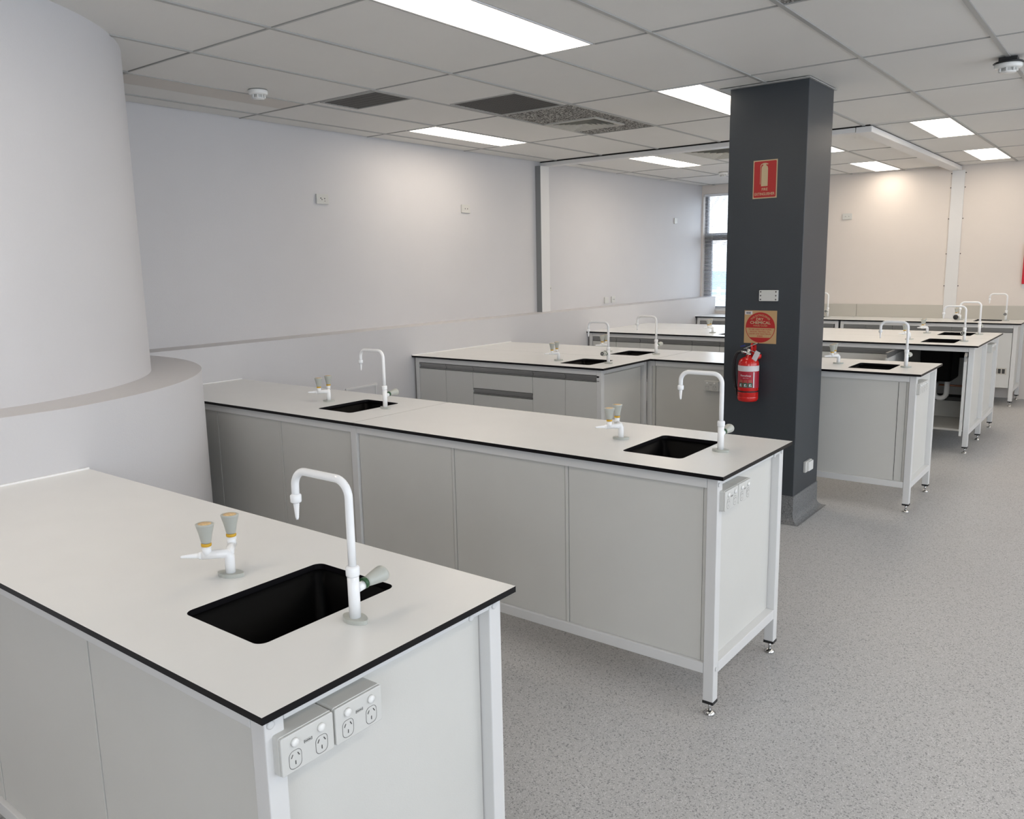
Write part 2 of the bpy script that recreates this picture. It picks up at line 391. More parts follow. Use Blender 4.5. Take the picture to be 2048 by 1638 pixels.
# lights
Lroot = None
light_labels = ['long bright ceiling panel light nearest the camera at the top', 'ceiling panel light just left of the grey pillar top',
 'ceiling panel light nearest the left wall before the beam', 'ceiling panel light beyond the beam above the left wall',
 'ceiling panel light right of the boxed beam, the larger of two in that row', 'ceiling panel light right of the boxed beam close to the back wall',
 'ceiling panel light at the back wall left of the boxed beam', 'ceiling panel light mostly hidden behind the pillar, only its right corner seen']
for k, (x0, x1, y0, y1) in enumerate(lights):
    lab = light_labels[k] if k < len(light_labels) else 'added ceiling panel light out of view, brightening the room'
    t = thing('ceiling_light', lab, 'ceiling light', ((x0+x1)/2, (y0+y1)/2, H), 'recessed ceiling panel lights')
    mb = MB(); mb.box(x0+.004, x1-.004, y0+.004, y1-.004, H+.004, H+.010, LIGHTM); build('diffuser', mb, t)
    mb = MB()
    for r in ((x0-.006, x0+.004, y0-.006, y1+.006), (x1-.004, x1+.006, y0-.006, y1+.006), (x0+.004, x1-.004, y0-.006, y0+.004), (x0+.004, x1-.004, y1-.004, y1+.006)):
        mb.box(*r, H+.001, H+.018, TRIMW)
    build('frame', mb, t)

# vents and odd ceiling panels
def grille(x0, x1, y0, y1, lab):
    t = thing('ceiling_vent', lab, 'vent', ((x0+x1)/2, (y0+y1)/2, H), 'vents in the ceiling')
    mb = MB(); f = .012
    for r in ((x0, x0+f, y0, y1), (x1-f, x1, y0, y1), (x0+f, x1-f, y0, y0+f), (x0+f, x1-f, y1-f, y1)): mb.box(*r, H, H+.012, BAR)
    build('frame', mb, t)
    mb = MB(); mb.box(x0+f, x1-f, y0+f, y1-f, H+.012, H+.016, GAP)
    n = int((x1-x0)/.0125)
    for i in range(n):
        xx = x0+f+(x1-x0-2*f)*(i+.5)/n; mb.box(xx-.0035, xx+.0035, y0+f, y1-f, H+.004, H+.012, GRILLE)
    n = int((y1-y0)/.05)
    for i in range(n):
        yy = y0+f+(y1-y0-2*f)*(i+.5)/n; mb.box(x0+f, x1-f, yy-.003, yy+.003, H+.003, H+.012, GRILLE)
    build('grille', mb, t)
grille(.59, 1.09, 3.015, 3.33, 'small dark grey air grille in the ceiling near the smoke detector')
grille(1.135, 1.66, 3.62, 4.15, 'square dark grey air grille in the ceiling next to the speckled tile')
def diffuser(t, x0, x1, y0, y1):
    mb = MB(); f = .02
    for r in ((x0, x0+f, y0, y1), (x1-f, x1, y0, y1), (x0+f, x1-f, y0, y0+f), (x0+f, x1-f, y1-f, y1)): mb.box(*r, H-.006, H+.004, VENTW)
    build('vent_frame', mb, t)
    mb = MB(); mb.box(x0+f, x1-f, y0+f, y1-f, H+.022, H+.026, GAP)
    k = 6
    for i in range(k):
        a = f+.004+i*((x1-x0)/2-f-.02)/k; b = f+.004+i*((y1-y0)/2-f-.02)/k; wv = .020
        X0, X1, Y0, Y1 = x0+a, x1-a, y0+b, y1-b
        zo, zi = H-.004, H+.018
        o_ = [(X0, Y0), (X1, Y0), (X1, Y1), (X0, Y1)]; i_ = [(X0+wv, Y0+wv), (X1-wv, Y0+wv), (X1-wv, Y1-wv), (X0+wv, Y1-wv)]
        for q in range(4):
            e, g = q, (q+1) % 4
            mb.face([(*i_[e], zi), (*i_[g], zi), (*o_[g], zo), (*o_[e], zo)], VENTW)
    build('louvres', mb, t, fix=False)
t = thing('ceiling_diffuser', 'square louvred air diffuser set in a dark speckled ceiling tile', 'vent', (1.4, 4.75, H), 'vents in the ceiling')
mb = MB()
for r in cut([(1.117, 1.693, 4.187, 5.328)], (1.13, 1.57, 4.68, 5.08)): mb.box(*r, H+.004, H+.012, STAIN)
build('speckled_tile', mb, t)
diffuser(t, 1.12, 1.575, 4.67, 5.085)
t = thing('ceiling_diffuser', 'white louvred air diffuser beyond the ceiling beam beside the pillar', 'vent', (1.43, 7.2, H), 'vents in the ceiling')
diffuser(t, 1.16, 1.70, 6.87, 7.62)
mb = MB(); mb.box(3.517, 4.093, 1.852, 2.988, H+.004, H+.012, STAIN)
tag(build('ceiling_tile', mb, loc=(3.8, 2.4, H)), 'dark speckled ceiling tile cut off by the top edge of the photo', 'ceiling tile')
mb = MB(); mb.box(.247, .480, 1.847, 2.983, H+.004, H+.012, STRIPT)
tag(build('ceiling_strip', mb, loc=(.36, 2.4, H)), 'narrow beige ceiling strip beside the left wall behind the curved wall', 'ceiling tile')

def detector(x, y, lab, drop=0.0):
    t = thing('smoke_detector', lab, 'smoke detector', (x, y, H), 'smoke detectors on the ceiling')
    if drop:
        mb = MB(); mb.box(x-.035, x+.035, y-.03, y+.03, H-drop, H+.001, PLAST); mb.lathe([(.055, 0), (.06, .006), (.045, .012)], (x, y, H-drop), (0, 0, -1), PLAST, 24); build('mounting_block', mb, t)
    z = H-drop-(.010 if drop else 0)
    mb = MB(); mb.lathe([(.052, 0), (.054, .004), (.054, .018), (.050, .024), (.040, .026), (.038, .026)], (x, y, z), (0, 0, -1), SOCKW, 32); build('base', mb, t)
    mb = MB(); mb.lathe([(.030, .024), (.030, .040), (.034, .041), (.030, .048), (.0, .050)], (x, y, z), (0, 0, -1), SOCKW, 28)
    for k in range(8):
        a = 2*PI*k/8; mb.box(x+.036*math.cos(a)-.003, x+.036*math.cos(a)+.003, y+.036*math.sin(a)-.003, y+.036*math.sin(a)+.003, z-.044, z-.024, SOCKW)
    build('sensor_cage', mb, t)
    mb = MB(); mb.lathe([(.026, .0255), (.026, .039)], (x, y, z), (0, 0, -1), SLOT, 20); build('sensor', mb, t)
    return t
detector(.62, 2.54, 'white smoke detector on the ceiling above the left wall')
detector(.71, 8.88, 'small white smoke detector on the ceiling near the far window')
t_ = detector(4.105, 4.70, 'white smoke detector hanging on a black mount at the right edge', drop=.022)
for c_ in t_.children: c_.scale = (1.22, 1.22, .92)

# ---------------------------------------------------------------- pillar
px0, px1, py0, py1 = 2.686, 3.159, 4.42, 4.877
t = thing('pillar', 'square dark grey painted pillar rising to the ceiling', 'pillar', ((px0+px1)/2, (py0+py1)/2, 0))
mb = MB(); mb.box(px0, px1, py0, py1, 0, H+.02, PILLAR); build('shaft', mb, t, bevel=.003)
mb = MB(); mb.box(px0-.06, px1+.012, py0-.03, py1+.02, H-.006, H-.001, BAR); build('top_flange', mb, t)
mb = MB()
prof = [(.004, .168), (.004, .07)]+[(.004+.05*(1-math.cos(math.radians(a))), .052-.052*math.sin(math.radians(a))+.001) for a in range(0, 91, 15)]
loops = []
for e, z in prof: loops.append([(px0-e, py0-e, z), (px1+e, py0-e, z), (px1+e, py1+e, z), (px0-e, py1+e, z)])
for a, b in zip(loops, loops[1:]):
    for i in range(4): mb.face([a[i], a[(i+1) % 4], b[(i+1) % 4], b[i]], SKIRT)
for i in range(4):
    a = loops[0]; c = [(px0, py0, .17), (px1, py0, .17), (px1, py1, .17), (px0, py1, .17)]
    mb.face([c[i], c[(i+1) % 4], a[(i+1) % 4], a[i]], SKIRT)
build('coved_skirting', mb, t)

# ---------------------------------------------------------------- taps
def arc(c, r, a0, a1, n=8):  # in x-z plane
    return [(c[0]+r*math.cos(math.radians(a0+(a1-a0)*i/n)), c[1], c[2]+r*math.sin(math.radians(a0+(a1-a0)*i/n))) for i in range(n+1)]
def flange(mb, L=.034, W=.021, h=.009, d=(1, 0)):
    pts = []
    for i in range(40):
        a = 2*PI*i/40; c, s = math.cos(a), math.sin(a)
        k = 1/((abs(c)/L)**1.6+(abs(s)/W)**1.6)**(1/1.6)
        u, v = k*c, k*s; pts.append((u*d[0]-v*d[1], u*d[1]+v*d[0]))
    mb.prism(pts, 0, h, TAPG)
def make_tap(sgn, lab, loc):
    t = thing('gooseneck_tap', lab, 'tap', (0, 0, 0), 'gooseneck bench taps')
    mb = MB(); flange(mb); build('base_flange', mb, t, bevel=.002)
    mb = MB(); mb.tube([(0, 0, .004), (0, 0, .112)], .0122, TAPW, 24); mb.lathe([(.0135, .098), (.0145, .101), (.0145, .116), (.0125, .119), (.009, .120)], (0, 0, 0), (0, 0, 1), TAPW)
    mb.tube([(0, sgn*.010, .068), (0, sgn*.028, .070)], .0095, TAPW, 20); build('body', mb, t)
    R = .036; top = .298; reach = .170
    pts = [(0, 0, .112), (0, 0, .18), (0, 0, top-R)]+arc((-R, 0, top-R), R, 0, 90)[1:]+[(-reach/2, 0, top)]+arc((-reach+R, 0, top-R), R, 90, 180)+[(-reach, 0, .236)]
    mb = MB(); mb.tube(pts, .0085, TAPW, 20); build('spout', mb, t)
    mb = MB(); mb.lathe([(.010, .0), (.0122, .002), (.0122, .016), (.009, .019)], (-reach, 0, .226), (0, 0, 1), TAPW, 12); build('nozzle_collar', mb, t)
    mb = MB(); pr = []
    for i in range(8):
        r = .0072-.0004*i; pr += [(r, .0045*i), (r-.0013, .0045*i+.0042)]
    pr.append((.0030, .038)); mb.lathe(pr, (-reach, 0, .226), (0, 0, -1), TAPW, 16); build('nozzle', mb, t)
    ax = Vector((.0, sgn, .10)).normalized(); b = Vector((0, 0, .070))
    mb = MB(); mb.lathe([(.0118, .026), (.0122, .028), (.0122, .033), (.0112, .034)], b, ax, GREEN); build('green_ring', mb, t)
    mb = MB(); mb.lathe([(.0115, .034), (.0130, .040), (.0165, .058), (.0195, .074), (.0200, .080), (.0185, .084), (.012, .086)], b, ax, TAPG, 32, sy=.86, side=(1, 0, 0)); k = build('handle', mb, t)
    mb = MB(); mb.lathe([(.0115, .0862), (.0110, .0872)], b, ax, BLACK if sgn < 0 else TAPG, 20); mb.lathe([(.005, .0872), (.004, .0878)], b, ax, LABW, 12); build('cap', mb, k)
    t.location = loc; ORG[t.name] = Vector(loc); return t
def make_gas(lab, loc):
    t = thing('gas_tap', lab, 'gas tap', (0, 0, 0), 'double gas taps')
    mb = MB(); flange(mb, d=(.9, .43)); build('base_flange', mb, t, bevel=.002)
    d1 = Vector((-.66, -.75, 0)); d2 = Vector((-.75, .66, 0)); zc = .056
    mb = MB(); mb.tube([(0, 0, .004), (0, 0, .040), (0, 0, .050), tuple(d1*.004+Vector((0, 0, zc))), tuple(d1*.02+Vector((0, 0, zc))), tuple(d1*.062+Vector((0, 0, zc)))], [.0118, .0118, .0118, .0112, .0105, .0105], TAPW, 20)
    mb.tube([(0, 0, .05), tuple(d2*.010+Vector((0, 0, zc+.002))), tuple(d2*.058+Vector((0, 0, zc+.004)))], .0105, TAPW, 20)
    for d, zz in ((d1, zc), (d2, zc+.004)):
        q = d*.050; mb.tube([(q.x, q.y, zz), (q.x, q.y, zz+.022)], .0108, TAPW, 20)
    build('body', mb, t)
    for d, zz in ((d1, zc), (d2, zc+.004)):
        mb = MB(); pr = [(.0100, 0), (.0088, .006)]
        for i in range(7):
            r = .0070-.0005*i; pr += [(r, .008+.0055*i), (r-.001, .008+.0055*i+.005)]
        pr.append((.0030, .048)); mb.lathe(pr, d*.062+Vector((0, 0, zz)), d, TAPW, 16); build('nozzle', mb, t)
        q = d*.050
        mb = MB(); mb.lathe([(.0110, .022), (.0120, .023), (.0120, .0285), (.0110, .0295)], (q.x, q.y, zz), (0, 0, 1), OCHRE); build('ochre_ring', mb, t)
        mb = MB(); mb.lathe([(.0108, .0295), (.0118, .032), (.0165, .055), (.0215, .073), (.0222, .076), (.0205, .0775), (.0165, .0768)], (q.x, q.y, zz), (0, 0, 1), TAPG, 32, sy=.86, side=(.85, .5, 0)); k = build('handle', mb, t)
        mb = MB(); mb.lathe([(.0160, .0762), (.0155, .0775), (.0, .0778)], (q.x, q.y, zz), (0, 0, 1), GOLD, 24, sy=.86, side=(.85, .5, 0)); build('cap', mb, k)
    t.location = loc; ORG[t.name] = Vector(loc); return t
def copy_tree(o, parent=None):
    c = o.copy(); COL.objects.link(c)
    if parent: c.parent = parent
    for ch in list(o.children): copy_tree(ch, c)
    return c
ZT = .9
TAPS = [(3.566, .523, 1, 'large white gooseneck tap beside the sink on the nearest bench'),
 (1.715, 2.386, 1, 'white gooseneck tap at the sink nearest the curved wall'),
 (3.556, 2.377, 1, 'white gooseneck tap near the free end of the second bench'),
 (1.716, 4.615, -1, 'white gooseneck tap with knob facing the camera, front half of corner bench'),
 (1.734, 5.315, 1, 'white gooseneck tap at the rear sink of the corner bench left of the pillar'),
 (3.562, 5.345, 1, 'white gooseneck tap on the bench end just right of the pillar'),
 (3.572, 7.40, -1, 'white gooseneck tap with facing dark knob above the open cupboard'),
 (3.575, 8.15, 1, 'white gooseneck tap on the rear half of the bench with the open cupboard'),
 (1.75, 7.40, -1, 'white gooseneck tap hidden behind the pillar on the fourth bench'),
 (1.605, 10.12, -1, 'white gooseneck tap at the back wall just right of the pillar'),
 (3.545, 10.12, -1, 'white gooseneck tap at the right end of the back wall bench')]
protos = {}
for x, y, s, lab in TAPS:
    if s not in protos: protos[s] = make_tap(s, lab, (x, y, ZT)); continue
    c = copy_tree(protos[s]); c.location = (x, y, ZT); c['label'] = lab
GAS = [(3.125, .525, 'white double gas tap with ochre-topped knobs beside the nearest sink'),
 (1.275, 2.383, 'white double gas tap nearest the curved wall'),
 (3.121, 2.374, 'white double gas tap on the second bench left of its end sink'),
 (1.287, 4.60, 'white double gas tap on the front half of the corner bench'),
 (1.285, 5.328, 'white double gas tap seen behind the gooseneck tap on the corner bench'),
 (3.126, 5.352, 'white double gas tap immediately right of the pillar'),
 (3.14, 7.40, 'white double gas tap partly hidden behind a gooseneck tap right of the pillar'),
 (3.14, 8.13, 'white double gas tap behind the rear sink of the open cupboard bench'),
 (1.295, 7.37, 'white double gas tap just left of the pillar on the fourth bench'),
 (3.09, 10.12, 'white gas tap with a black cap before the back wall post')]
g0 = None
for k, (x, y, lab) in enumerate(GAS):
    if g0 is None: g0 = make_gas(lab, (x, y, ZT)); gg = g0
    else: gg = copy_tree(g0); gg.location = (x, y, ZT); gg['label'] = lab
ORG[gg.name] = Vector((x, y, ZT))
mb = MB(); mb.lathe([(.012, 0), (.026, .006), (.030, .016), (.022, .028), (.010, .032)], (x-.03, y-.05, ZT+.034), (-.3, -1, 0), PLAST, 16); build('black_cap', mb, gg)

# ---------------------------------------------------------------- benches
def foot(parent, x, y):
    mb = MB(); mb.box(x-.0205, x+.0205, y-.0205, y+.0205, .045, .055, PLAST); build('leg_cap', mb, parent)
    mb = MB(); mb.tube([(x, y, .010), (x, y, .046)], .006, STEEL, 12); mb.lathe([(.021, 0), (.022, .004), (.012, .011), (.006, .016)], (x, y, 0), (0, 0, 1), STEEL, 24); build('levelling_foot', mb, parent)
def bench(lab, x0, x1, y0, y1, sink=None, legs=None, fronts=None, seams=(), end=False, frontside=True, endL=False, bolts=(), sealant=False, hole_extra=None, sink_depth=.205, open_bay=None, carcass=True):
    """x0..x1,y0..y1 worktop outline; frame set in by 25 mm"""
    t = thing('laboratory_bench', lab, 'bench', ((x0+x1)/2, (y0+y1)/2, 0), 'white laboratory benches')
    mb = MB(); hs = [rrect(*sink, .022)] if sink else []
    mb.prism([(x0, y0), (x1, y0), (x1, y1), (x0, y1)], ZT-.014, ZT-.0012, BLACK, holes=[h[::-1] for h in hs])
    mb.prism([(x0, y0), (x1, y0), (x1, y1), (x0, y1)], ZT-.0012, ZT, BLACK, mtop=TOP, holes=[h[::-1] for h in hs])
    build('worktop', mb, t)
    if sink:
        sx0, sx1, sy0, sy1 = sink; mb = MB(); prev = None
        rings = [(-.012, ZT-.0145, .03), (-.003, ZT-.0145, .024), (-.003, ZT-.03, .024), (.006, ZT-.034, .02), (.006, ZT-sink_depth+.015, .03), (.014, ZT-sink_depth, .03)]
        for e, z, r in rings:
            lp = [(x, y, z) for x, y in rrect(sx0+e, sx1-e, sy0+e, sy1-e, r)]
            if prev:
                for i in range(len(lp)): mb.face([prev[i], prev[(i+1) % len(lp)], lp[(i+1) % len(lp)], lp[i]], SINKM, True)
            prev = lp
        mb.face(prev, SINKM)
        s = build('sink', mb, t)
        mb = MB(); mb.lathe([(.032, 0), (.032, .003), (.026, .004), (.0, .002)], ((sx0+sx1)/2, (sy0+sy1)/2, ZT-sink_depth), (0, 0, 1), PLAST, 24); build('drain', mb, s)
    if sealant:
        mb = MB(); mb.box(x0, x0+.007, y0, y1, ZT, ZT+.006, SEAL); build('sealant_strip', mb, t)
    fy0, fy1 = y0+.022, y1-.022
    fx1 = x1-.028 if end else x1-.001; fx0 = x0+.022 if x0 < .2 else x0+.001
    zt = ZT-.014; zr = zt-.04
    if legs is None: legs = [(fx0+.02, fy0+.02), (fx1-.02, fy0+.02), (fx0+.02, fy1-.02), (fx1-.02, fy1-.02)]
    ly = {}
    for lx, l_y in legs:
        mb = MB(); mb.box(lx-.02, lx+.02, l_y-.02, l_y+.02, .055, zt, FRAME); lg = build('leg', mb, t, bevel=.0025); foot(lg, lx, l_y)
        ly.setdefault(round(l_y, 3), []).append(lx)
    # long rails
    for yy, xs in ly.items():
        xs = sorted(xs)
        for a, b in zip(xs, xs[1:]):
            mb = MB(); mb.box(a+.021, b-.021, yy-.02, yy+.02, zr, zt, FRAME); build('rail', mb, t, bevel=.002)
            if not (fronts and abs(yy-(fy0+.02)) < .01):
                mb = MB(); mb.box(a+.021, b-.021, yy-.02, yy+.02, .158, .198, FRAME); build('rail', mb, t, bevel=.002)
    # end frames
    lx_ = {}
    for lx, l_y in legs: lx_.setdefault(round(lx, 3), []).append(l_y)
    for xx, ys in lx_.items():
        ys = sorted(ys)
        for a, b in zip(ys, ys[1:]):
            mb = MB(); mb.box(xx-.02, xx+.02, a+.0205, b-.0205, zr+.012, zt, FRAME); build('rail', mb, t, bevel=.002)
            mb = MB(); mb.box(xx-.02, xx+.02, a+.0205, b-.0205, .158, .198, FRAME); build('rail', mb, t, bevel=.002)
    for bx, by, bz in bolts:
        mb = MB(); mb.lathe([(.0075, 0), (.0075, .002), (.005, .0035), (0, .0036)], (bx, by, bz), (1, 0, 0), FRAME, 16); build('bolt', mb, t)
    allx = sorted(l[0] for l in legs); ally = sorted(l[1] for l in legs)
    ix0, ix1 = (allx[0]+.02, allx[-1]-.02)
    if end:
        yy = sorted(ys for xx, ys in lx_.items() if abs(xx-(fx1-.02)) < .01)[0]
        yy = sorted(yy)
        if len(yy) > 1:
            mb = MB(); mb.box(fx1-.040, fx1-.032, yy[0]+.0215, yy[-1]-.0225, .1985, zr+.0115, PANEL); build('end_panel', mb, t)
    # front
    if fronts is None and frontside:
        edges = [ix0+.001]+[s for s in seams if ix0 < s < ix1]+[ix1-.001]
        lxs = sorted(xx for xx in ly[round(fy0+.02, 3)])
        edges = []
        for a, b in zip(lxs, lxs[1:]):
            e = [a+.0215]+[s for s in seams if a < s < b]+[b-.0215]
            for c, d in zip(e, e[1:]):
                mb = MB(); mb.box(c+.0015, d-.0015-.016, fy0+.014, fy0+.030, .1985, zr-.0005, PANEL)
                mb.box(d-.0152, d-.0015, fy0+.0125, fy0+.030, .1985, zr-.0005, PANEL); build('panel', mb, t, bevel=.0008)
    if fronts:
        dz0, dz1 = .200, zr-.004
        for kind, a, b in fronts:
            def handle(p, a, b, z1):
                mb = MB(); mb.box(a+.002, b-.002, fy0+.0, fy0+.020, z1-.012, z1, ALU); mb.box(a+.002, b-.002, fy0+.012, fy0+.022, z1-.034, z1-.012, ALU)
                mb.box(a+.002, b-.002, fy0-.002, fy0+.006, z1-.040, z1-.034, ALU); mb.box(a+.002, b-.002, fy0+.004, fy0+.022, z1-.044, z1-.034, DARKG); build('handle', mb, p)
            if kind in ('door', 'vdoor'):
                mb = MB(); mb.box(a+.0015, b-.0015, fy0+.002, fy0+.020, dz0, dz1-.045, DOORM); d = build('door', mb, t, bevel=.0008); handle(d, a, b, dz1)
                if kind == 'vdoor':
                    mb = MB(); mb.box(b-.155, b-.03, fy0-.002, fy0+.0015, .345, .415, SPLASH)
                    for q in range(3): mb.box(b-.148+q*.038, b-.148+q*.038+.028, fy0-.0028, fy0-.0021, .355, .405, SLOT)
                    build('vent', mb, d)
            if kind == 'drawers':
                for z0, z1 in ((.675, dz1), (.445, .672), (dz0, .442)):
                    mb = MB(); mb.box(a+.0015, b-.0015, fy0+.002, fy0+.020, z0, z1-.045, DOORM); d = build('drawer', mb, t, bevel=.0008); handle(d, a, b, z1)
        if open_bay:
            a, b = open_bay
            x_l = fronts[0][1]
            mb = MB(); mb.box(x_l, a-.001, fy0+.025, fy1-.04, .2, zr-.002, PANEL); build('carcass', mb, t)
            mb = MB(); yb = fy1-.06
            mb.box(a, a+.016, fy0+.024, yb, .2, zr-.05, PANEL); mb.box(b-.016, b, fy0+.024, yb, .2, zr-.05, PANEL)
            mb.box(a, b, fy0+.006, yb, .183, .2, PANEL); mb.box(a, b, yb-.01, yb, .2, .40, PANEL); build('carcass', mb, t)
        elif carcass:
            mb = MB(); mb.box(fronts[0][1]+.002, fronts[-1][2]-.002, fy0+.025, fy1-.045, .2, zr-.002, PANEL); build('carcass', mb, t)
    return t, (fx0, fx1, fy0, fy1, zt, zr)

# bench 1
y0, y1 = .179, .861
bench('nearest white laboratory bench in the lower left corner, beside the curved wall', 1.717, 3.725, y0, y1, sink=(3.231, 3.50, .336, .705),
      seams=(1.85, 2.44, 3.046), end=True, sealant=True, bolts=[(3.697, .815, .862), (3.697, .735, .862), (3.697, .213, .862)])
# bench 2
y0, y1 = 2.022, 2.702
bench('left half of the second bench, its worktop running behind the curved wall', 0.002, 1.868, y0, y1, sink=(1.40, 1.66, 2.196, 2.545), seams=(.70, 1.275),
      legs=[(.045, y0+.042), (.045, y1-.042), (1.848, y0+.042), (1.848, y1-.042)], frontside=True, sealant=True)
b2b, _ = bench('right half of the second bench, sockets on its free end facing the aisle', 1.870, 3.721, y0, y1, sink=(3.232, 3.487, 2.184, 2.541), end=True, frontside=False,
      legs=[(3.673, y0+.042), (3.673, y1-.042)], bolts=[(3.694, y1-.045, .862), (3.694, y1-.125, .862), (3.694, y0+.03, .862), (3.694, y0+.042, .178)])
def extra_panels(parent, fy0, xs, zr=.846):
    for c, d in zip(xs, xs[1:]):
        mb = MB(); mb.box(c+.0015, d-.0175, fy0+.014, fy0+.030, .1985, zr-.0005, PANEL); mb.box(d-.0152, d-.0015, fy0+.0125, fy0+.030, .1985, zr-.0005, PANEL)
        build('panel', mb, parent, bevel=.0008)
    mb = MB(); mb.box(xs[0], xs[-1], fy0, fy0+.04, zr, .886, FRAME); build('rail', mb, parent, bevel=.002)
    mb = MB(); mb.box(xs[0], xs[-1], fy0, fy0+.04, .158, .198, FRAME); build('rail', mb, parent, bevel=.002)
extra_panels(b2b, y0+.022, [1.8695, 2.477, 3.07, 3.6525])
# bench 3
ym = 5.012
DR = [('door', .064, .355), ('door', .355, .64), ('drawers', .64, 1.22), ('door', 1.22, 1.512), ('door', 1.512, 1.802)]
b3a, _ = bench('front half of the corner bench with doors and drawers facing the camera', .002, 1.846, 4.329, ym-.001, sink=(1.385, 1.652, 4.46, 4.805), fronts=DR, end=True, sealant=True,
      legs=[(.042, 4.371), (1.797+.001, 4.371), (.042, ym-.035), (1.798, ym-.0225)], bolts=[(1.819, 4.43, .862), (1.819, 4.385, .862)])
b3b, _ = bench('rear left half of the corner bench, black sink by its worktop seam', .002, 1.872, ym+.001, 5.673, sink=(1.402, 1.66, 5.15, 5.475), legs=[(.042, 5.631), (1.826, ym+.044), (1.851, 5.631)], frontside=False, sealant=True)
mb = MB(); mb.box(1.8475, 1.871, ym+.036, ym+.052, .1985, .8455, PANEL); build('panel', mb, b3b)
mb = MB(); mb.box(1.8465, 1.871, ym+.024, ym+.062, .846, .886, FRAME); build('rail', mb, b3b)
b3c, _ = bench('bench extending behind the pillar, its free end and sockets facing the aisle', 1.875, 3.723, ym, 5.673, sink=(3.24, 3.503, 5.158, 5.48), end=True, seams=(),
      legs=[(3.675, ym+.042), (3.675, 5.631)], frontside=False)
extra_panels(b3c, ym+.022, [1.8765, 2.72, 3.654])
mb = MB(); mb.box(3.590, 3.5925, ym+.0345, ym+.0355, .2, .84, DARKG); build('panel_seam', mb, b3c)
# bench 4
ym4 = 7.713
D4 = [('door', .064, .355), ('door', .355, .64), ('drawers', .64, 1.225), ('door', 1.225, 1.515), ('door', 1.515, 1.802)]
bench('left front part of the fourth bench, its handles seen above the corner bench', .002, 1.872, 7.017, ym4-.001, sink=(1.42, 1.69, 7.19, 7.57), fronts=D4,
      legs=[(.042, 7.059), (1.832, 7.059), (.042, ym4-.022), (1.832, ym4-.022)])
b4r, _ = bench('right front part of the fourth bench with one cupboard left open', 1.875, 3.737, 7.017, ym4-.001, sink=(3.27, 3.532, 7.19, 7.575), end=True, sink_depth=.33,
      fronts=[('door', 1.918, 2.20), ('door', 2.20, 2.49), ('drawers', 2.49, 3.078)], open_bay=(3.08, 3.664), legs=[(1.896, 7.059), (3.689, 7.059), (1.896, ym4-.022), (3.689, ym4-.022)])
bench('rear left part of the fourth bench against the low wall', .002, 1.872, ym4+.001, 8.409, legs=[(.042, 8.367), (1.832, 8.367)], frontside=False)
b4b, _ = bench('rear right part of the fourth bench, its second sink near the open cupboard', 1.875, 3.737, ym4+.001, 8.409, sink=(3.252, 3.53, 7.975, 8.335), legs=[(1.896, 8.367), (3.689, 8.367)], frontside=False)
for z0, z1 in ((.158, .198), (.858, .886)):
    mb = MB(); mb.box(3.669, 3.709, ym4+.003, 8.3465, z0, z1, FRAME); build('rail', mb, b4b, bevel=.002)
mb = MB(); mb.box(3.669, 3.677, ym4+.003, 8.346, .1985, .857, PANEL); build('end_panel', mb, b4b)
def rear_panels(parent, xs, y):
    for c, d in zip(xs, xs[1:]):
        mb = MB(); mb.box(c+.0015, d-.0015, y-.018, y, .2, .845, DOORM); build('panel', mb, parent)
rear_panels(b4b, [1.917, 2.49, 3.08, 3.668], 8.37)
rear_panels([o for o in bpy.data.objects if o.get('label', '').startswith('rear left part of the fourth')][0], [.064, .64, 1.225, 1.811], 8.37)
# open doors of bench 4
def open_door(hx, ang, w, lab):
    hy = 7.039; piv = (hx, hy, 0); rot = Matrix.Rotation(math.radians(ang), 3, 'Z'); s = -1 if hx > 3.4 else 1
    a, b = (hx-w, hx) if s < 0 else (hx, hx+w)
    mb = MB(); mb.box(a, b, hy, hy+.018, .20, .797, DOORM, rot, piv); d = build('door', mb, b4r); d['label'] = lab
    mb = MB()
    mb.box(a, b, hy-.002, hy+.018, .830, .842, ALU, rot, piv); mb.box(a, b, hy+.010, hy+.018, .797, .830, ALU, rot, piv); build('handle', mb, d)
open_door(3.098, -89, .288, 'door swung open to the left')
open_door(3.662, 98, .288, 'door swung open towards the aisle end')
# plumbing in the open cupboard
mb = MB(); mb.tube([(3.47, 7.40, .575), (3.47, 7.40, .54)], .026, TRAP, 16)
pts = [(3.47, 7.38, .57), (3.47, 7.38, .50)]+[(3.42+.05*math.cos(math.radians(a)), 7.38, .45+.05*math.sin(math.radians(a))) for a in range(0, -181, -20)]+[(3.37, 7.40, .50), (3.37, 7.52, .52)]
mb.tube(pts, .021, TRAP, 16); build('waste_trap', mb, b4r)
mb = MB(); mb.box(3.34, 3.61, 7.42, 7.58, .375, .41, PLAST); build('black_tray', mb, b4r, bevel=.004)
mb = MB(); mb.tube([(3.28, 7.5, .50), (3.62, 7.5, .50)], .008, mat('copper_pipe', (.45, .2, .12), .35, metal=.8), 10); build('pipe', mb, b4r)
# bench 5
bench('left part of the bench along the back wall, mostly behind the pillar', .002, 1.872, 9.707, 10.335, sink=(1.31, 1.57, 9.93, 10.25),
      fronts=[('door', .064, .355), ('door', .355, .64), ('drawers', .64, 1.225), ('door', 1.225, 1.515), ('door', 1.515, 1.802)], legs=[(.042, 9.749), (1.832, 9.749), (.042, 10.293), (1.832, 10.293)])
bench('right part of the bench along the back wall, its end door with a small vent', 1.875, 3.739, 9.707, 10.335, sink=(3.245, 3.51, 9.95, 10.28), end=True,
      fronts=[('door', 1.918, 2.17), ('door', 2.17, 2.46), ('drawers', 2.46, 3.08), ('vdoor', 3.08, 3.668)], legs=[(1.896, 9.749), (3.691, 9.749), (1.896, 10.293), (3.691, 10.293)])

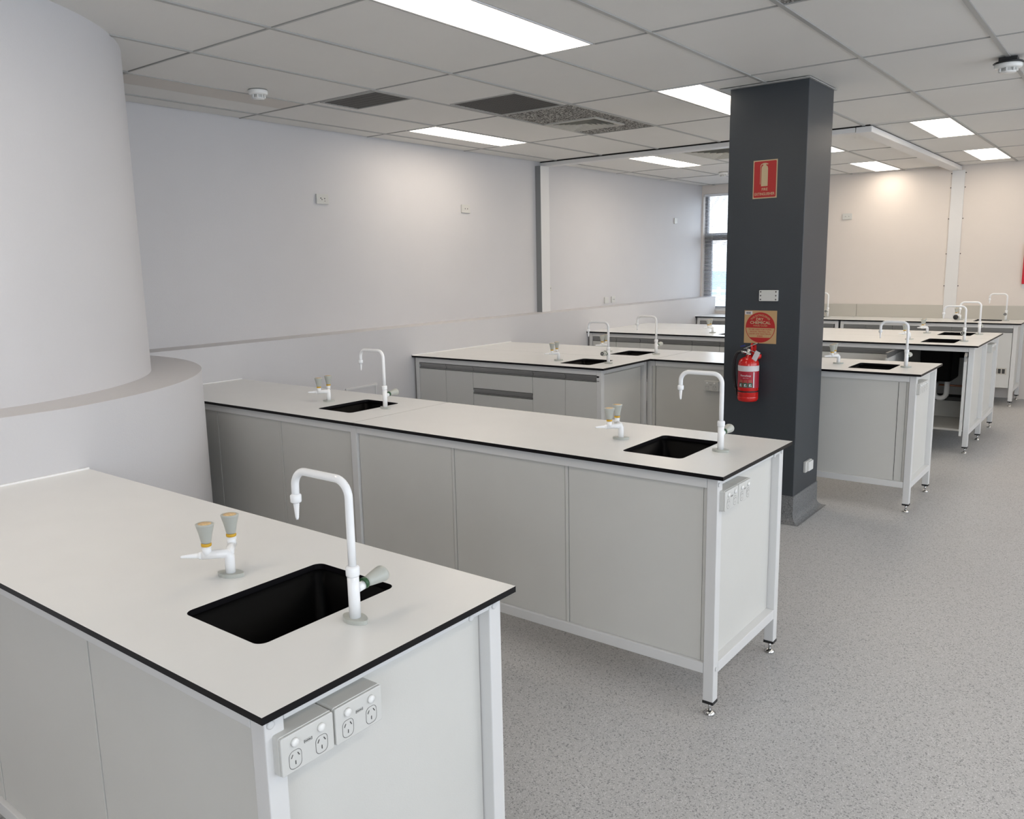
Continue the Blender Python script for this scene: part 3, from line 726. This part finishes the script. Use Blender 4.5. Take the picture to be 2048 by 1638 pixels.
# ---------------------------------------------------------------- electrical fittings
def frame3(n):   # right and up vectors of a face with outward normal n
    n = Vector(n); return {(1, 0, 0): Vector((0, 1, 0)), (0, -1, 0): Vector((1, 0, 0))}[tuple(int(round(c)) for c in n)], Vector((0, 0, 1)), n
def plate(parent, name, c, n, w, h, d, m, r=.004, off=0, bevel=.0015):
    R_, U_, N_ = frame3(n); mb = MB(); lp = rrect(-w/2, w/2, -h/2, h/2, r, 4)
    pts0 = [Vector(c)+R_*u+U_*v+N_*off for u, v in lp]; pts1 = [p+N_*d for p in pts0]
    mb.face(pts1, m); mb.face(pts0[::-1], m)
    for i in range(len(lp)):
        j = (i+1) % len(lp); mb.face([pts0[i], pts0[j], pts1[j], pts1[i]], m)
    return build(name, mb, parent, bevel=bevel)
def power_point(lab, c, n=(1, 0, 0), gangs=2, d=.034, cat='power socket', group='double power sockets', w=.115):
    R_, U_, N_ = frame3(n); c = Vector(c)
    t = thing('power_socket', lab, cat, c, group)
    plate(t, 'back_box', c, n, w, .073, d-.006, SOCK, .005)
    fp = plate(t, 'face_plate', c, n, w-.002, .071, .006, SOCK, .004, off=d-.006)
    for s in (-1, 1):
        q = c+R_*(s*.0285)
        mb = MB(); mb.lathe([(.0078, 0), (.0078, .0035), (.0065, .0055), (0, .006)], q+U_*.019+N_*d, N_, SOCKW, 20); build('switch', mb, t)
        mb = MB()
        lp = rrect(-.0135, .0135, -.020, .014, .010, 5)
        ring = [q+R_*u+U_*(v-.010)+N_*(d+.0004) for u, v in lp]; rin = [q+R_*u*.95+U_*(v*.96-.010)+N_*(d+.0006) for u, v in lp]
        for i in range(len(lp)):
            j = (i+1) % len(lp); mb.face([ring[i], ring[j], rin[j], rin[i]], SLOT)
        for u, v, a in ((-.0068, -.0055, 30), (.0068, -.0055, -30), (0, -.019, 0)):
            ca, sa = math.cos(math.radians(a)), math.sin(math.radians(a))
            P = []
            for du, dv in ((-.0008, -.0036), (.0008, -.0036), (.0008, .0036), (-.0008, .0036)):
                P.append(q+R_*(u+du*ca+dv*sa)+U_*(v-du*sa+dv*ca)+N_*(d+.0007))
            mb.face(P, SLOT)
        build('outlet', mb, t, fix=False)
    mb = MB()
    P = [c+R_*u+U_*v+N_*(d+.0005) for u, v in ((-.0085, .006), (.0085, .006), (.0085, .012), (-.0085, .012))]
    for i in range(4):
        j = (i+1) % 4; a, b = P[i], P[j]; m_ = (P[0]+P[2])/2; mb.face([a, b, b+(m_-b)*.12, a+(m_-a)*.12], SLOT)
    for q_ in range(5):
        u0 = -.0062+q_*.0026; mb.face([c+R_*u+U_*v+N_*(d+.0006) for u, v in ((u0, .0078), (u0+.0016, .0078), (u0+.0016, .0102), (u0, .0102))], SLOT)
    build('marking', mb, t, fix=False)
    return t
EX = 3.664
for y, lab in ((.272, 'double power socket nearest the corner on the end of the nearest bench'), (.390, 'double power socket, the one further from the corner on the end of the nearest bench')):
    power_point(lab, (EX+.002, y, .804), d=.060 if False else .052)
for y, lab in ((2.118, 'left of two double power sockets on the free end of the second bench'), (2.236, 'right of two double power sockets on the free end of the second bench')):
    power_point(lab, (3.661, y, .802), d=.052)
for y, lab in ((5.10, 'nearer double power socket on the bench end right of the pillar'), (5.218, 'farther double power socket on the bench end right of the pillar')):
    power_point(lab, (3.663, y, .802), d=.052)
for y, lab in ((7.90, 'nearer double power socket on the end of the fourth bench'), (8.02, 'farther double power socket on the end of the fourth bench')):
    power_point(lab, (3.677, y, .802), d=.052)
power_point('double power socket on the bench panel left of the pillar', (2.338, ym+.036, .728), n=(0, -1, 0), d=.038)

def wall_plate(name, lab, c, n, w, h, d, marks=(), cat='wall socket', group='wall plates', bevel=.002):
    R_, U_, N_ = frame3(n); c = Vector(c); t = thing(name, lab, cat, c, group)
    plate(t, 'face_plate', c, n, w, h, d, SOCK, .004, bevel=bevel)
    if marks:
        mb = MB()
        for u, v, a, b in marks:
            mb.face([c+R_*(u+x)+U_*(v+z)+N_*(d+.0006) for x, z in ((-a, -b), (a, -b), (a, b), (-a, b))], SLOT)
        build('outlet', mb, t, fix=False)
    return t
XW = -.23
wall_plate('wall_socket', 'larger wall socket high on the left wall nearest the curved wall', (XW, 3.67, 2.14), (1, 0, 0), .115, .073, .014, [(-.018, .006, .006, .003), (-.008, -.004, .004, .004), (.018, .004, .004, .004), (.02, -.014, .003, .003)])
wall_plate('wall_socket', 'wall socket high on the left wall near the white post', (XW, 5.33, 2.135), (1, 0, 0), .115, .073, .014, [(-.015, 0, .004, .005), (.018, 0, .005, .004)])
wall_plate('wall_plate', 'small plate high on the left wall close to the window', (XW, 9.55, 2.15), (1, 0, 0), .08, .075, .014, cat='wall plate')
wall_plate('wall_plate', 'blank square plate low on the left wall beyond the post', (XW, 7.80, 1.196), (1, 0, 0), .085, .072, .014, cat='wall plate')
wall_plate('wall_socket', 'plate with two small holes low on the left wall beyond the post', (XW, 7.955, 1.20), (1, 0, 0), .085, .072, .014, [(-.012, 0, .005, .005), (.014, 0, .005, .005)])
wall_plate('wall_socket', 'small socket on the left wall beside the foot of the white post', (XW, 6.645, 1.365), (1, 0, 0), .06, .075, .014, [(-.012, .006, .009, .006), (.012, .008, .004, .006), (.0, -.014, .01, .005)])
wall_plate('wall_socket', 'wall socket high on the back wall right of the pillar', (1.722, YB, 2.135), (0, -1, 0), .115, .073, .014, [(-.02, 0, .006, .002), (.02, 0, .006, .002)])
# pillar fittings
t = wall_plate('junction_box', 'white rectangular junction box cover on the dark pillar face', (2.968, py0, 1.406), (0, -1, 0), .114, .066, .022, cat='junction box', group='pillar fittings')
for u in (-.047, .047):
    for v in (-.023, 0, .023):
        mb = MB(); mb.lathe([(.0045, 0), (.0035, .0006)], (2.968+u, py0-.0222, 1.406+v), (0, -1, 0), SLOT, 10); build('screw', mb, t)
t = wall_plate('pillar_socket', 'small white socket low on the right face of the pillar', (px1, 4.65, .322), (1, 0, 0), .118, .070, .016, cat='wall socket', group='pillar fittings')
mb = MB(); mb.box(px1+.016, px1+.028, 4.625, 4.705, .292, .352, SOCKW); build('rocker', mb, t, bevel=.003)
mb = MB()
mb = MB(); mb.box(0, .012, 3.600, 3.925, .703, .716, TRIMW); mb.box(0, .010, 3.905, 3.915, .30, .703, TRIMW); mb.box(0, .010, 3.608, 3.618, .30, .703, TRIMW); mb.box(0, .010, 3.618, 3.905, .30, .31, TRIMW)
t = thing('access_panel', 'low white access panel with raised frame on the low wall between benches', 'access panel', (0, 3.76, .5))
build('frame', mb, t); mb = MB(); mb.box(0, .004, 3.618, 3.905, .31, .703, WALL); build('panel', mb, t)

# ---------------------------------------------------------------- signs
YS = py0
def flat(u0, v0, yy): return lambda u, v: Vector((u0+u, yy, v0+v))
def disc(mb, cx, cz, r, yy, m, n=48, clip=None):
    pts = []
    for i in range(n):
        a = 2*PI*i/n; x, z = r*math.cos(a), r*math.sin(a)
        if clip: z = max(clip[0], min(clip[1], z)); x = math.copysign(math.sqrt(max(0, r*r-z*z)), x) if abs(z) in (abs(clip[0]), abs(clip[1])) else x
        pts.append((cx+x, yy, cz+z))
    mb.face(pts, m)
t = thing('extinguisher_sign', 'red sign with extinguisher symbol high on the pillar', 'sign', (2.918, YS, 2.095), 'signs on the pillar')
cx, cz = 2.918, 2.095
mb = MB(); mb.box(cx-.0735, cx+.0735, YS-.002, YS, cz-.111, cz+.111, SIGNC); build('board', mb, t)
mb = MB(); lp = rrect(cx-.068, cx+.068, cz-.105, cz+.105, .006, 4); mb.face([(x, YS-.0024, z) for x, z in lp], SIGNR); build('red_field', mb, t, fix=False)
mb = MB()
bx = cx-.003
body = [(bx-.020, -.040), (bx+.020, -.040), (bx+.020, .062), (bx+.017, .074), (bx+.008, .081), (bx+.008, .086), (bx+.020, .084), (bx+.021, .089), (bx+.006, .094), (bx-.008, .094), (bx-.022, .088), (bx-.027, .078), (bx-.027, -.028), (bx-.0245, -.028), (bx-.0245, .074), (bx-.0195, .084), (bx-.010, .087), (bx-.010, .081), (bx-.018, .074), (bx-.020, .062)]
mb2 = [mb.bm.verts.new((x, YS-.0028, cz+z)) for x, z in body]
es = [mb.bm.edges.new((mb2[i], mb2[(i+1) % len(mb2)])) for i in range(len(mb2))]
r = bmesh.ops.triangle_fill(mb.bm, use_beauty=True, edges=es, normal=(0, -1, 0)); mb._tag([g for g in r['geom'] if isinstance(g, bmesh.types.BMFace)], SIGNC)
build('pictogram', mb, t, fix=False)
mb = MB(); add_text(mb, 'FIRE', .036, .015, SIGNC, flat(cx, cz-.058, YS-.0028), .012); add_text(mb, 'EXTINGUISHER', .122, .016, SIGNC, flat(cx, cz-.085, YS-.0028), .012); build('lettering', mb, t, fix=False)

t = thing('instruction_sign', 'tan square sign with red DRY CHEMICAL disc above the extinguisher', 'sign', (2.918, YS, 1.213), 'signs on the pillar')
cx, cz = 2.9175, 1.2135
mb = MB(); mb.box(cx-.102, cx+.102, YS-.002, YS, cz-.101, cz+.101, SIGNT); build('board', mb, t)
r0 = .093; cz2 = cz-.003
mb = MB(); disc(mb, cx, cz2, r0, YS-.0024, SIGNR); build('red_disc', mb, t, fix=False)
mb = MB()
zz0, zz1 = -.062, -.003; rr = r0-.004
pts = []
for k in range(13):
    z = zz0+(zz1-zz0)*k/12; pts.append((cx+math.sqrt(rr*rr-z*z), YS-.0028, cz2+z))
for k in range(12, -1, -1):
    z = zz0+(zz1-zz0)*k/12; pts.append((cx-math.sqrt(rr*rr-z*z), YS-.0028, cz2+z))
mb.face(pts, SIGNT); build('tan_band', mb, t, fix=False)
mb = MB(); yy = YS-.0032
def arcmap(R0): return lambda u, v: Vector((cx+(R0+v)*math.sin(u/R0), yy, cz2+(R0+v)*math.cos(u/R0)))
add_text(mb, 'THIS EXTINGUISHER', .135, .0125, SIGNT, arcmap(.075), .01)
add_text(mb, 'DRY', .046, .016, SIGNC, flat(cx-.003, cz2+.051, yy), .02); add_text(mb, 'CHEMICAL', .128, .018, SIGNC, flat(cx, cz2+.030, yy), .02)
add_text(mb, 'A:B:(E) CLASS', .088, .012, SIGNT, flat(cx, cz2+.010, yy), .01)
add_text(mb, 'TO BE USED FOR PAPER,', .146, .0098, SIGNR, flat(cx, cz2-.013, yy), .012); add_text(mb, 'WOOD, TEXTILE, OIL,', .130, .0098, SIGNR, flat(cx, cz2-.0265, yy), .012)
add_text(mb, 'LIQUID AND ELECTRICAL', .142, .0098, SIGNR, flat(cx, cz2-.040, yy), .012); add_text(mb, 'FIRES', .034, .0098, SIGNR, flat(cx, cz2-.0535, yy), .012)
build('lettering', mb, t, fix=False)
mb = MB(); mb.box(cx-.098, cx-.052, YS-.0032, YS-.002, cz+.076, cz+.096, LABW); s_ = build('sticker', mb, t)
mb = MB()
for k in range(7): mb.box(cx-.090+k*.0042, cx-.0875+k*.0042, YS-.0036, YS-.0033, cz+.080, cz+.091, SLOT)
build('sticker_print', mb, s_)

# ---------------------------------------------------------------- extinguisher
ex, ey, er = 2.885, py0-.088, .0625
zb = .762
t = thing('fire_extinguisher', 'red fire extinguisher with black hose hanging on the pillar', 'fire extinguisher', (ex, ey, zb))
mb = MB(); mb.lathe([(.045, 0), (.058, .004), (er, .016), (er, .03), (er-.001, .032), (er, .034), (er, .232), (er-.003, .246), (.050, .262), (.032, .272), (.020, .276), (.018, .285)], (ex, ey, zb), (0, 0, 1), RED, 48); build('cylinder', mb, t)
def band(z0, z1, a0, a1, m, name, dr=.0006, seg=24, par=None):
    mb = MB(); R_ = er+dr
    P = [(ex+R_*math.sin(math.radians(a0+(a1-a0)*i/seg)), ey-R_*math.cos(math.radians(a0+(a1-a0)*i/seg))) for i in range(seg+1)]
    for i in range(seg): mb.face([(*P[i], z0), (*P[i+1], z0), (*P[i+1], z1), (*P[i], z1)], m, True)
    return build(name, mb, par or t, fix=False)
band(zb+.190, zb+.224, 0, 360, LABW, 'white_band', seg=48)
lb = band(zb+.088, zb+.188, -130, 120, LABR, 'label')
cyl = lambda a0, z0, R_=er+.0012: (lambda u, v: Vector((ex+R_*math.sin(math.radians(a0)+u/R_), ey-R_*math.cos(math.radians(a0)+u/R_), zb+z0+v)))
A = 6
mb = MB()
add_text(mb, 'FlameStop', .066, .014, LABW, cyl(A, .163), .01); add_text(mb, 'ABE 2.5KG', .036, .004, LABW, cyl(A, .149))
for k in range(3):
    add_text(mb, ('WOOD', 'LIQUID', 'ELECTRIC')[k], .020, .006, SIGNT, cyl(A-24+k*25, .134)); add_text(mb, ('PAPER', 'FIRES', 'FIRES')[k], .020, .005, SIGNT, cyl(A-24+k*25, .126))
build('label_lettering', mb, lb, fix=False)
for k in range(3):
    a = A-27+k*27
    band(zb+.092, zb+.120, a-12, a+12, LABG, 'green_pictogram', dr=.0012, seg=6, par=lb)
mb = MB()
for k in range(3):
    a = A-27+k*27; f = cyl(a, .106, er+.0018)
    for pts in ([(-.007, -.009), (-.001, -.009), (.000, .008), (-.006, .006)], [(.002, -.009), (.008, -.009), (.005, .002)], [(.0, .004), (.006, .003), (.004, .009)]):
        mb.face([f(u, v) for u, v in pts], LABW)
build('pictogram_marks', mb, lb, fix=False)
band(zb+.090, zb+.186, 49, 56, LABW, 'label_side_text', dr=.0012, seg=2, par=lb)
band(zb+.061, zb+.069, 0, 360, RUBBER, 'strap', dr=.0015, seg=48)
# valve, levers, hose
mb = MB(); mb.lathe([(.017, 0), (.017, .012), (.013, .014), (.013, .034), (.010, .040)], (ex, ey, zb+.284), (0, 0, 1), STEEL, 16)
mb.tube([(ex-.01, ey, zb+.302), (ex-.046, ey-.01, zb+.303)], .009, STEEL, 12); build('valve', mb, t)
mb = MB(); rr_ = Matrix.Rotation(math.radians(-24), 3, 'Y'); mb.box(ex-.035, ex+.060, ey-.009, ey+.009, zb+.340, zb+.344, STEEL, rr_); build('lever', mb, t)
mb = MB(); rr_ = Matrix.Rotation(math.radians(20), 3, 'Y'); mb.box(ex-.02, ex+.075, ey-.008, ey+.008, zb+.308, zb+.312, STEEL, rr_); build('carry_handle', mb, t)
hp = [(ex-.045, ey-.01, zb+.303), (ex-.062, ey-.012, zb+.300), (ex-.078, ey-.012, zb+.282), (ex-.088, ey-.010, zb+.245), (ex-.092, ey-.006, zb+.19), (ex-.090, ey, zb+.13), (ex-.083, ey, zb+.085)]
hq = []
for i in range(len(hp)-1):
    p0, p1, p2, p3 = [Vector(hp[max(0, min(len(hp)-1, i+k))]) for k in (-1, 0, 1, 2)]
    for s in range(5):
        u = s/5; hq.append(.5*((2*p1)+(p2-p0)*u+(2*p0-5*p1+4*p2-p3)*u*u+(3*p1-p0-3*p2+p3)*u**3))
hq.append(Vector(hp[-1]))
mb = MB(); mb.tube([tuple(p) for p in hq], .0095, RUBBER, 14); h = build('hose', mb, t)
mb = MB(); mb.lathe([(.010, 0), (.0085, .03), (.006, .052), (.007, .054)], (ex-.083, ey, zb+.087), (.18, 0, -1), RUBBER, 14); build('nozzle', mb, h)
mb = MB(); mb.box(ex-.048, ex-.018, ey-.022, ey-.018, zb+.338, zb+.345, BLUE, Matrix.Rotation(math.radians(-15), 3, 'Y')); build('blue_tag', mb, t)
mb = MB(); mb.lathe([(.012, 0), (.022, .01), (.022, .028), (.008, .036)], (ex+.052, ey+.01, zb+.262), (0, 0, 1), RED, 20); build('pressure_gauge', mb, t)
mb = MB(); mb.box(ex+.040, ex+.072, ey-.030, ey-.029, zb+.255, zb+.315, LABW, Matrix.Rotation(math.radians(25), 3, 'Y')); build('service_tag', mb, t)
mb = MB(); mb.box(ex-.012, ex+.012, py0-.03, py0, zb+.25, zb+.34, RED)
mb.tube([(ex, py0-.02, zb+.33), (ex+.004, py0-.05, zb+.352), (ex+.014, ey, zb+.35), (ex+.018, ey, zb+.31)], .006, RED, 10); build('wall_bracket', mb, t)

# fire blanket pouch at the right edge
t = thing('fire_blanket', 'red fire blanket pouch with white tabs on the back wall at right edge', 'fire blanket', (3.80, YB, 1.45))
mb = MB(); mb.box(3.645, 3.95, YB-.03, YB, 1.30, 1.74, BLANKET); build('pouch', mb, t, bevel=.006)
for xx in (3.662, 3.91):
    mb = MB(); mb.box(xx-.012, xx+.012, YB-.022, YB-.016, 1.25, 1.30, LABW); build('pull_tab', mb, t, bevel=.001)
